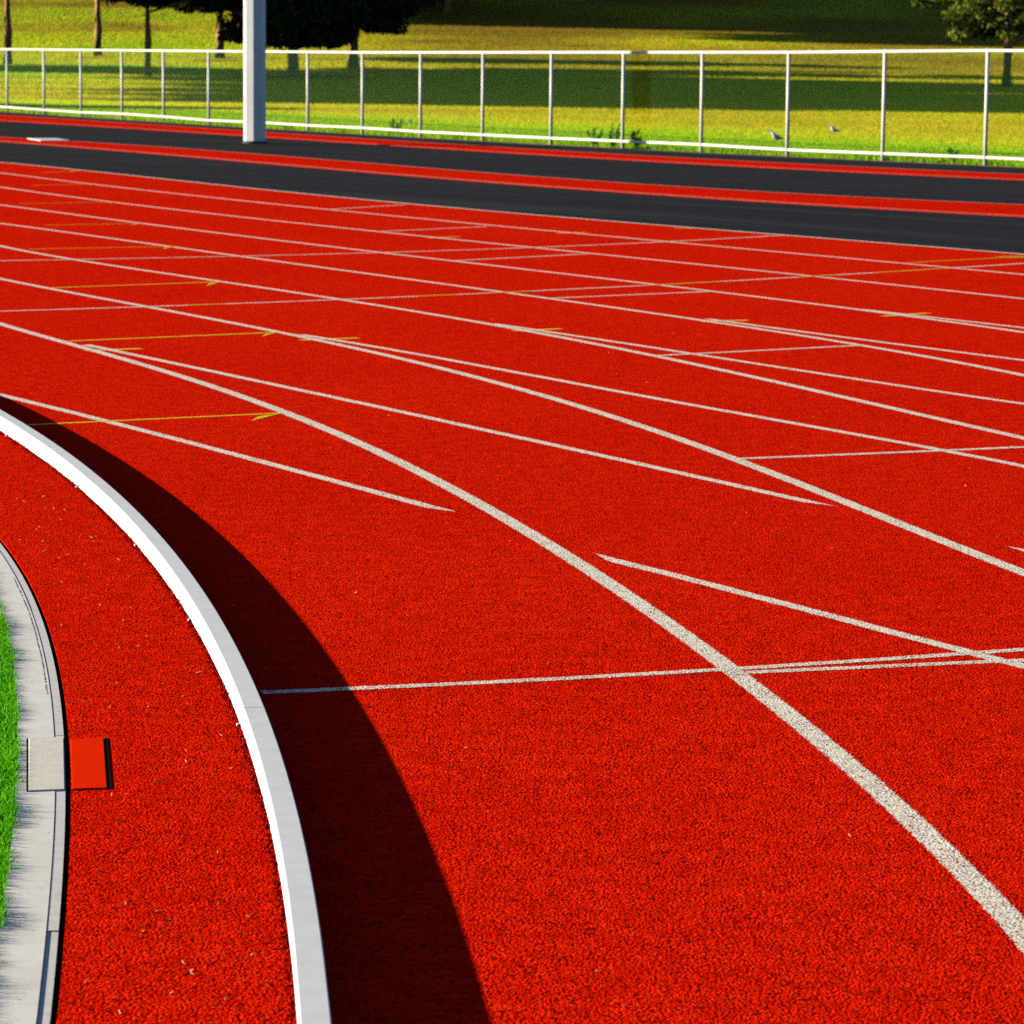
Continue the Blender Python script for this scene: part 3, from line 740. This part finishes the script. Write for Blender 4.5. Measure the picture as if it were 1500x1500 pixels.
# ------------------------------------------------------------------ lawn grass
def value_noise(x, y, sc, seed):
    r = np.random.default_rng(seed); G = r.uniform(0, 1, (256, 256))
    u, v = x*sc+500, y*sc+500
    i, j = np.floor(u).astype(int), np.floor(v).astype(int); fu, fv = u-i, v-j
    fu = fu*fu*(3-2*fu); fv = fv*fv*(3-2*fv)
    g = lambda a, b: G[a % 256, b % 256]
    return (g(i, j)*(1-fu)+g(i+1, j)*fu)*(1-fv) + (g(i, j+1)*(1-fu)+g(i+1, j+1)*fu)*fv
def fence_gap(x, y):
    th = np.arctan2(y-YC, x-XC); return np.hypot(x-XC, y-YC) - rF(th)
FEET = [px(*q)[:2] for q in ((143, 84), (322, 88), (405, 113), (470, 112), (515, 100), (640, 60))]
def lawn(n, y0, y1, h, w, power=1.0):
    y = y0 + (y1-y0)*rng.uniform(0, 1, n)**power
    x = np.where(rng.uniform(0, 1, n) < .72, rng.uniform(-1, 1, n)*(y*.155+2.5), rng.uniform(-1, 1, n)*(y*.30+12))
    g = fence_gap(x, y)
    keep = g > .10
    x, y, g = x[keep], y[keep], g[keep]
    z = hill_z(x, y)
    nz = value_noise(x, y, .35, 3)*.6+value_noise(x, y, 1.3, 4)*.4
    nb = value_noise(x, y, .11, 5)
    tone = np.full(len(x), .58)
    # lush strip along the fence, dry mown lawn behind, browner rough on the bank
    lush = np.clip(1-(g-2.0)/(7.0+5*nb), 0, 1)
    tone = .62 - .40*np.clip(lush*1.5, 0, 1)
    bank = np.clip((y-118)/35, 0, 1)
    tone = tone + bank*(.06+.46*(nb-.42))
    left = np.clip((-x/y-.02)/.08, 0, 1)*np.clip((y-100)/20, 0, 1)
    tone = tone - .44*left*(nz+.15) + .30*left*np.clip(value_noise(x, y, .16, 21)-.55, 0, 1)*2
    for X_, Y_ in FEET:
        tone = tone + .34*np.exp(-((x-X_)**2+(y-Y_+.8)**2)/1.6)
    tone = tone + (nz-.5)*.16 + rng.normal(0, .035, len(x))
    hh = h*rng.uniform(.5, 1.2, len(x))*(1 + .6*np.clip(1-g/1.2, 0, 1))
    return np.stack([x, y, z-.005], -1), hh, w*rng.uniform(.6, 1.3, len(x)), tone
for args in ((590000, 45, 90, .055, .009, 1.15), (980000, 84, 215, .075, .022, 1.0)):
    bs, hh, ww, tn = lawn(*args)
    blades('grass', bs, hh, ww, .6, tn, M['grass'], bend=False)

# grass and weeds under the bottom rail
n = 9000
s = rng.uniform(0, len(posts)-1.001, n); i = s.astype(int); f = (s-i)[:, None]
q = posts[i]*(1-f)+posts[i+1]*f
th = np.arctan2(q[:, 1]-YC, q[:, 0]-XC); rr = rF(th) + np.abs(rng.normal(.02, .14, n)); q = P2(rr, th)
dens = value_noise(q[:, 0]*3, q[:, 1]*3, .5, 9)
kp = rng.uniform(0, 1, n) < dens*1.1
q = q[kp]; dens = dens[kp]
blades('grass', np.concatenate([q, np.full((len(q), 1), -.03)], -1), rng.uniform(.06, .14, len(q))*(.6+dens), rng.uniform(.012, .022, len(q)), .8,
       .12+rng.normal(0, .09, len(q)), M['grass'], bend=False)
def weed(x, y, h, label):
    root = empty('weed', (x, y, -.03)); tag(root, label, 'weed', 'weeds growing through the fence')
    st = MB(); L = []
    for k in range(9):
        a = rng.uniform(0, 2*PI); sp = rng.uniform(.15, .55)*h; top = h*rng.uniform(.55, 1)
        pts = [(0, 0, 0), (math.cos(a)*sp*.4, math.sin(a)*sp*.4, top*.55), (math.cos(a)*sp, math.sin(a)*sp, top)]
        st.tube(pts, [.006, .004, .002], 4)
        for q in range(10):
            s = rng.uniform(.15, 1); L.append((pts[2][0]*s, pts[2][1]*s, pts[2][2]*s))
    st.build('stem', M['weed'], root)
    L = np.array(L)
    blades('leaves', L, rng.uniform(.05, .11, len(L)), rng.uniform(.025, .045, len(L)), 1.1, rng.uniform(0, 1, len(L)), M['weed'], root, kind=None, bend=True)
def on_fence(xp, off):
    k = np.argmin(abs(np.array([11,65,119,179,240,306,375,451,531,616,707,807,912,1027,1153,1293,1443])-xp))
    xs_ = np.array([11,65,119,179,240,306,375,451,531,616,707,807,912,1027,1153,1293,1443], float)
    p = np.array([np.interp(xp, xs_, FN[:, 0]), np.interp(xp, xs_, FN[:, 1])])
    t = math.atan2(p[1]-YC, p[0]-XC); return P2(math.hypot(p[0]-XC, p[1]-YC)+off, np.array(t))
for xp, off, h, lb in ((862, .18, .30, 'leafy green weed just left of the bushy clump by a fence post'), (892, .10, .36, 'tallest bushy green weed growing up the fence mid-picture'),
                       (922, .20, .27, 'low green weed right beside the post of the weedy stretch'), (560, .4, .28, 'leafy green weed by the fence right of the light pole'),
                       (1365, .5, .20, 'small green weed behind the rail near the right-hand fence posts')):
    p = on_fence(xp, off); weed(float(p[0]), float(p[1]), h, lb)

# ------------------------------------------------------------------ gulls
def gull(xp, yp, face, label, s=1.0):
    x, y, z = px(xp, yp)
    root = empty('gull', (x, y, z+.02), face); tag(root, label, 'bird', 'gulls standing on the grass')
    # body lofted along a spine from tail to head, facing -x
    sp = [(.085, .055, .004, .003), (.06, .062, .016, .012), (.025, .075, .030, .030), (-.01, .088, .035, .038), (-.035, .105, .028, .034),
          (-.047, .128, .018, .021), (-.052, .146, .017, .018), (-.060, .158, .017, .016), (-.073, .160, .010, .010), (-.080, .158, .004, .004)]
    V = []; n = 10
    for cx, cz, ry, rz in sp:
        V += [(cx*s + math.sin(0)*0, ry*s*math.cos(2*PI*k/n), (cz+rz*math.sin(2*PI*k/n))*s) for k in range(n)]
    F = [(i*n+k, i*n+(k+1) % n, (i+1)*n+(k+1) % n, (i+1)*n+k) for i in range(len(sp)-1) for k in range(n)]
    F += [tuple(range(n))[::-1], tuple((len(sp)-1)*n+k for k in range(n))]
    mesh_obj('body', V, F, M['gullw'], root, True)
    for sd in (-1, 1):
        W = [(.0, .034, .100), (.02, .034, .098), (.07, .020, .078), (.115, .004, .058), (.07, .024, .060), (.02, .036, .074)]
        V = [(a*s, sd*b*s, c*s) for a, b, c in W] + [(a*s, sd*(b+.005)*s, c*s) for a, b, c in W]
        F = [(6, 7, 8, 9, 10, 11), (0, 5, 4, 3, 2, 1)] + [(k, (k+1) % 6, 6+(k+1) % 6, 6+k) for k in range(6)]
        mesh_obj('wing', V, F, M['gullg'], root)
    b = MB(); b.tube([(-.078*s, 0, .158*s), (-.105*s, 0, .150*s)], [.005*s, .001*s], 6); b.build('beak', M['beak'], root)
    for sd in (-1, 1):
        b = MB(); b.tube([(.0, sd*.012*s, .055*s), (.003, sd*.012*s, -.018)], .0025*s, 5)
        b.tube([(.003, sd*.012*s, -.016), (-.02*s, sd*.014*s, -.018)], [.003*s, .002*s], 5); b.build('leg', M['beak'], root)
gull(1136, 213, .2, 'white gull standing close behind the fence rail, beside a post', 1.4)
gull(1221, 199.5, .05, 'white gull with grey wing standing farther out on the sunlit grass', 1.15)

x, y, z = px(601, 181)
b = MB(); b.tube([(-.035, 0, .01), (-.012, .01, .03), (.014, -.01, .042), (.035, .01, .012)], [.012, .026, .024, .01], 7)
o = b.build('scrap', M['blue']); o.location = (x, y, z+.02)
tag(o, 'small blue plastic scrap lying in the green grass behind the fence', 'litter')

# ------------------------------------------------------------------ trees
def crown_pts(lobes, n):
    vol = np.array([a[3]*a[4]*a[5] for a in lobes]); pr = vol**.75; pr = pr/pr.sum()
    idx = rng.choice(len(lobes), n, p=pr)
    Lb = np.array(lobes)[idx]
    d = rng.normal(0, 1, (n, 3)); d /= np.linalg.norm(d, axis=1)[:, None]
    rad = rng.uniform(.15, 1, n)**.42
    return Lb[:, :3] + d*rad[:, None]*Lb[:, 3:6], rad
def leaf_mesh(name, P, size, mat, parent, tone):
    n = len(P)
    A = rng.normal(0, 1, (n, 3)); A /= np.linalg.norm(A, axis=1)[:, None]
    Bv = np.cross(A, rng.normal(0, 1, (n, 3))); Bv /= np.linalg.norm(Bv, axis=1)[:, None]
    s = (size*rng.uniform(.6, 1.3, n))[:, None]
    V = np.stack([P-A*s, P+Bv*s*.45, P+A*s, P-Bv*s*.45], 1).reshape(-1, 3)
    F = np.arange(n*4).reshape(n, 4)
    return mesh_obj(name, V, F, mat, parent, attrs={'tone': np.repeat(np.clip(tone, 0, 1), 4)})
def tree(x, y, z, h, cr, c0, label, mat='leaf', nleaf=9000, leaf=.17, trunk=.16, lean=0.0, lobes_n=34, squash=.62, low=1.6, lsz=(.17, .32), name='pine_tree', group='trees on the grassy bank'):
    root = empty(name, (x, y, z)); tag(root, label, 'tree', group)
    b = MB()
    pts = [(0, 0, -.1), (lean*.15+.03, 0, h*.15), (lean*.5, .05, h*.4), (lean, 0, h*.75)]
    b.tube(pts, [trunk*1.3, trunk, trunk*.8, trunk*.3], 9)
    lobes = []
    for k in range(lobes_n):
        a = rng.uniform(0, 2*PI); zz = rng.uniform(0, 1)**low
        env = cr*(1-.75*zz**1.6)*(.55+.45*min(1, zz/.12+.3))*rng.uniform(.62, 1.14)
        rr = env*rng.uniform(.25, .82)
        lr = cr*rng.uniform(*lsz)
        lz = c0 + lr*squash + zz*(h-c0-lr)
        lobes.append((lean*zz+math.cos(a)*rr, math.sin(a)*rr, lz, lr, lr, lr*squash))
    for lb in lobes[:12]:
        zb = min(max(lb[2]-lb[3]*.5-.3, c0*.7), h*.7); tb = zb/(h*.75)
        b.tube([(lean*tb, 0, zb), (lb[0]*.55+lean*tb*.4, lb[1]*.55, (zb+lb[2])/2+.05), (lb[0], lb[1], lb[2])], [trunk*.36, trunk*.22, trunk*.08], 5, False)
    b.build('trunk', M['bark'], root, True)
    P, rad = crown_pts(lobes, nleaf)
    clump = value_noise(P[:, 0]*1.0+P[:, 2]*.7, P[:, 1]+P[:, 2], 1.1, 12)
    leaf_mesh('crown', P, leaf, M[mat], root, .15+.55*clump+rng.normal(0, .14, len(P)))
    return root
T = [ # picture position of the foot, height, crown radius, crown bottom, label
 (11, 95, 7.5, 2.8, 2.9, 'slender tree with a bare sunlit trunk at the far left edge', dict(trunk=.17, nleaf=12000, lobes_n=62, lsz=(.12, .24), leaf=.15)),
 (143, 82, 6.5, 2.6, 2.6, 'straight bare-trunked tree standing highest on the bank at left', dict(trunk=.17, nleaf=11000, lobes_n=62, lsz=(.12, .24), leaf=.15)),
 (216, 112, 7.5, 3.2, 2.3, 'slim tree left of the light pole, its trunk foot low on the lawn', dict(trunk=.13, nleaf=9000, lobes_n=62, lsz=(.12, .24), leaf=.15)),
 (322, 86, 6.2, 3.0, 1.75, 'thick forked tree just left of the light pole', dict(trunk=.20, nleaf=8500, lobes_n=62, lsz=(.12, .24), leaf=.15)),
 (430, 112, 8.0, 3.9, .95, 'leaning low-crowned dark tree just right of the light pole', dict(trunk=.17, lean=-.4, nleaf=26000, lobes_n=120, low=2.0, lsz=(.10, .22), leaf=.13)),
 (517, 100, 9.0, 3.6, 1.25, 'dark tree with a sunlit orange scar at its trunk foot, right of the pole', dict(trunk=.22, nleaf=24000, lobes_n=110, low=1.9, lsz=(.10, .22), leaf=.13)),
]
for xp, yp, h, cr, c0, lb, kw in T:
    x, y, z = px(xp, yp); tree(x, y, z, h, cr, c0, lb, **kw)
x, y, z = px(1474, 128)
tree(x, y, z, 8.5, 4.3, 1.45, 'olive green pine with sunlit tufts at the right edge', 'leafy', 42000, .105, .16, lobes_n=130, lsz=(.09, .19), low=1.2)
def copy_tree(src, x, y, rz, sc, label, group):
    r = src.copy(); COL.objects.link(r); r.location = (x, y, float(hill_z(x, y))); r.rotation_euler = (0, 0, rz); r.scale = (sc, sc, sc)
    r['label'] = label; r['group'] = group
    for ch in src.children:
        c = ch.copy(); COL.objects.link(c); c.parent = r
    return r
# the dark grove higher on the bank whose shade lies over the right of the slope
GR = 'dark grove on the bank'
gv = [(-6.2, 172, 0, 1.0, 'dark low-skirted pine at the right front of the grove behind the scarred tree'), (-9.6, 171, 1.3, 1.05, 'dark low-skirted pine in the front of the grove, second from its right end'),
      (-14.0, 172, 2.2, .98, 'dark low-skirted pine in the front of the grove behind the light pole'), (-7.0, 177, 3.3, 1.1, 'dark pine in the middle row of the grove, rightmost of that row'),
      (-12.0, 179, 4.1, 1.12, 'dark pine in the middle row of the grove, leftmost of that row'), (-5.0, 184, 5.0, 1.15, 'dark pine in the third row of the grove at its right end'),
      (-10.0, 186, .6, 1.2, 'dark pine in the third row of the grove at its left end'), (-6.0, 192, 1.9, 1.25, 'big dark pine at the back right of the grove'),
      (-12.0, 195, 2.7, 1.3, 'biggest dark pine, hindmost in the grove at its left'), (-2.5, 199, 3.9, 1.3, 'big dark pine at the back of the grove farthest to the right'),
      (-9.0, 205, 1.1, 1.35, 'big dark pine behind the grove, toward its left'), (-3.0, 212, 2.0, 1.4, 'big dark pine behind the grove, toward its right'), (-8.0, 220, 3.0, 1.5, 'rearmost big dark pine high on the bank'),
      (-16.5, 177, 4.4, 1.1, 'dark pine at the far left edge of the grove, in its front half'), (-15.5, 184, 5.5, 1.15, 'dark pine at the far left edge of the grove, in its back half'), (-3.6, 177.5, .3, 1.1, 'dark pine at the right edge of the grove, in its middle'), (-17, 191, 2.1, 1.2, 'dark pine at the back left corner of the grove')]
g0 = tree(gv[0][0], gv[0][1], float(hill_z(gv[0][0], gv[0][1])), 12.0, 3.9, .2, gv[0][4], nleaf=16000, leaf=.30, trunk=.22, lobes_n=70, low=1.0, squash=.8, lsz=(.26, .40), group=GR)
for x, y, rz, sc, lb in gv[1:]:
    copy_tree(g0, x, y, rz, sc, lb, GR)
# tall trees on the lawn beyond the left edge, whose crowns shade the middle of the lawn
GS = 'tall trees beyond the left edge'
sh = [(-23.0, 93.8, 'tall dense tree on the lawn left of the view, nearest of the tall row'), (-24.5, 99.5, 'tall dense tree on the lawn left of the view, second of the tall row'),
      (-23.5, 105.5, 'tall dense tree on the lawn left of the view, third of the tall row'), (-25.5, 111.5, 'tall dense tree on the lawn left of the view, fourth of the tall row'),
      (-24.5, 117.5, 'tall dense tree on the lawn left of the view, fifth of the tall row'), (-26.5, 123.5, 'tall dense tree on the lawn left of the view, farthest of the tall row')]
sh2 = [(-31, 96.6, 'tall dense tree added for shade in a second row left of the view, nearest'), (-31.5, 102.5, 'tall dense tree added for shade in a second row left of the view, second'), (-32, 108.5, 'tall dense tree added for shade in a second row left of the view, third'),
       (-31.5, 114.5, 'tall dense tree added for shade in a second row left of the view, fourth'), (-33, 120.5, 'tall dense tree added for shade in a second row left of the view, farthest')]  # second row, out of view, added to close lit gaps in the lawn shade
s0 = tree(sh[0][0], sh[0][1], float(hill_z(*sh[0][:2])), 10.8, 4.2, 4.6, sh[0][2], nleaf=16000, leaf=.30, trunk=.24, lobes_n=70, low=1.0, squash=.75, lsz=(.26, .40), group=GS)
for k, (x, y, lb) in enumerate(sh[1:] + sh2):
    copy_tree(s0, x, y, 1.1*k+.5, 1.0, lb, GS)
copy_tree(s0, -43, 129, 2.4, 1.05, 'tall dense tree on the lawn left of the view, standing apart farther up the bank', GS)
for x, y, rz, sc, lb in ((-9.4, 160, 4.4, .9, 'tall bare-stemmed tree added for its shade, unseen behind the two low dark trees, nearest of the hidden ones'), (-11.2, 171, 5.2, 1.1, 'tall bare-stemmed tree added for its shade, unseen at the front of the grove'), (-9.0, 176, .9, 1.2, 'tall bare-stemmed tree added for its shade, unseen inside the grove'), (-10.3, 163, .4, .95, 'tall bare-stemmed tree added for its shade, unseen behind the leaning dark tree, just before the grove'), (-8.2, 167.5, 2.9, 1.0, 'tall bare-stemmed tree added for its shade, unseen behind the scarred tree, just before the grove')):
    copy_tree(s0, x, y, rz, sc, lb, GR)  # unseen trees added so their crowns fill out the slope's shade
tree(-24.0, 84.5, float(hill_z(-24.0, 84.5)), 4.5, 3.0, 2.1, 'small round tree on the lawn left of the view, in front of the tall row', nleaf=12000, leaf=.2, trunk=.13, lobes_n=40, low=1.0, squash=.5, group=GS)

# ------------------------------------------------------------------ light, sky, camera
EL = math.radians(13.0)
AZ = math.atan2(.185, 1)
to_sun = Vector((-math.cos(EL)*math.cos(AZ), math.cos(EL)*math.sin(AZ), math.sin(EL))).normalized()
sl = bpy.data.lights.new('sun', 'SUN'); sl.energy = 5.0; sl.angle = math.radians(.6); sl.color = (1.0, .89, .68)
so = link(bpy.data.objects.new('sun', sl)); so.rotation_euler = to_sun.to_track_quat('Z', 'Y').to_euler(); so.location = (-30, 0, 20)
w = bpy.data.worlds.new('World'); SC.world = w; w.use_nodes = True
nt = w.node_tree; bg = nt.nodes['Background']
sky = nt.nodes.new('ShaderNodeTexSky'); sky.sky_type = 'NISHITA'; sky.sun_disc = False
sky.sun_elevation = EL; sky.sun_rotation = math.atan2(to_sun.x, to_sun.y)
sky.air_density = .62; sky.dust_density = .2; sky.ozone_density = 2.5
nt.links.new(sky.outputs[0], bg.inputs[0]); bg.inputs[1].default_value = .05
cam = bpy.data.cameras.new('camera'); co = link(bpy.data.objects.new('camera', cam))
cam.sensor_width = 36; cam.lens = 120; cam.clip_end = 2000; cam.clip_start = .1
cam.dof.use_dof = True; cam.dof.focus_distance = 8.4; cam.dof.aperture_fstop = 16
t = DATA['cam']['t']; ro = DATA['cam']['roll']
co.matrix_world = Matrix.Translation((0, 0, CAM_H)) @ Matrix.Rotation(PI/2 - t, 4, 'X') @ Matrix.Rotation(-ro, 4, 'Z')
SC.camera = co
SC.view_settings.view_transform = 'Standard'; SC.view_settings.look = 'None'; SC.view_settings.exposure = 1.13; SC.view_settings.gamma = 1
SC.render.engine = 'CYCLES'
SC.cycles.use_denoising = False
SC.cycles.max_bounces = 6
SC.cycles.diffuse_bounces = 0
SC.cycles.caustics_reflective = False
SC.cycles.caustics_refractive = False
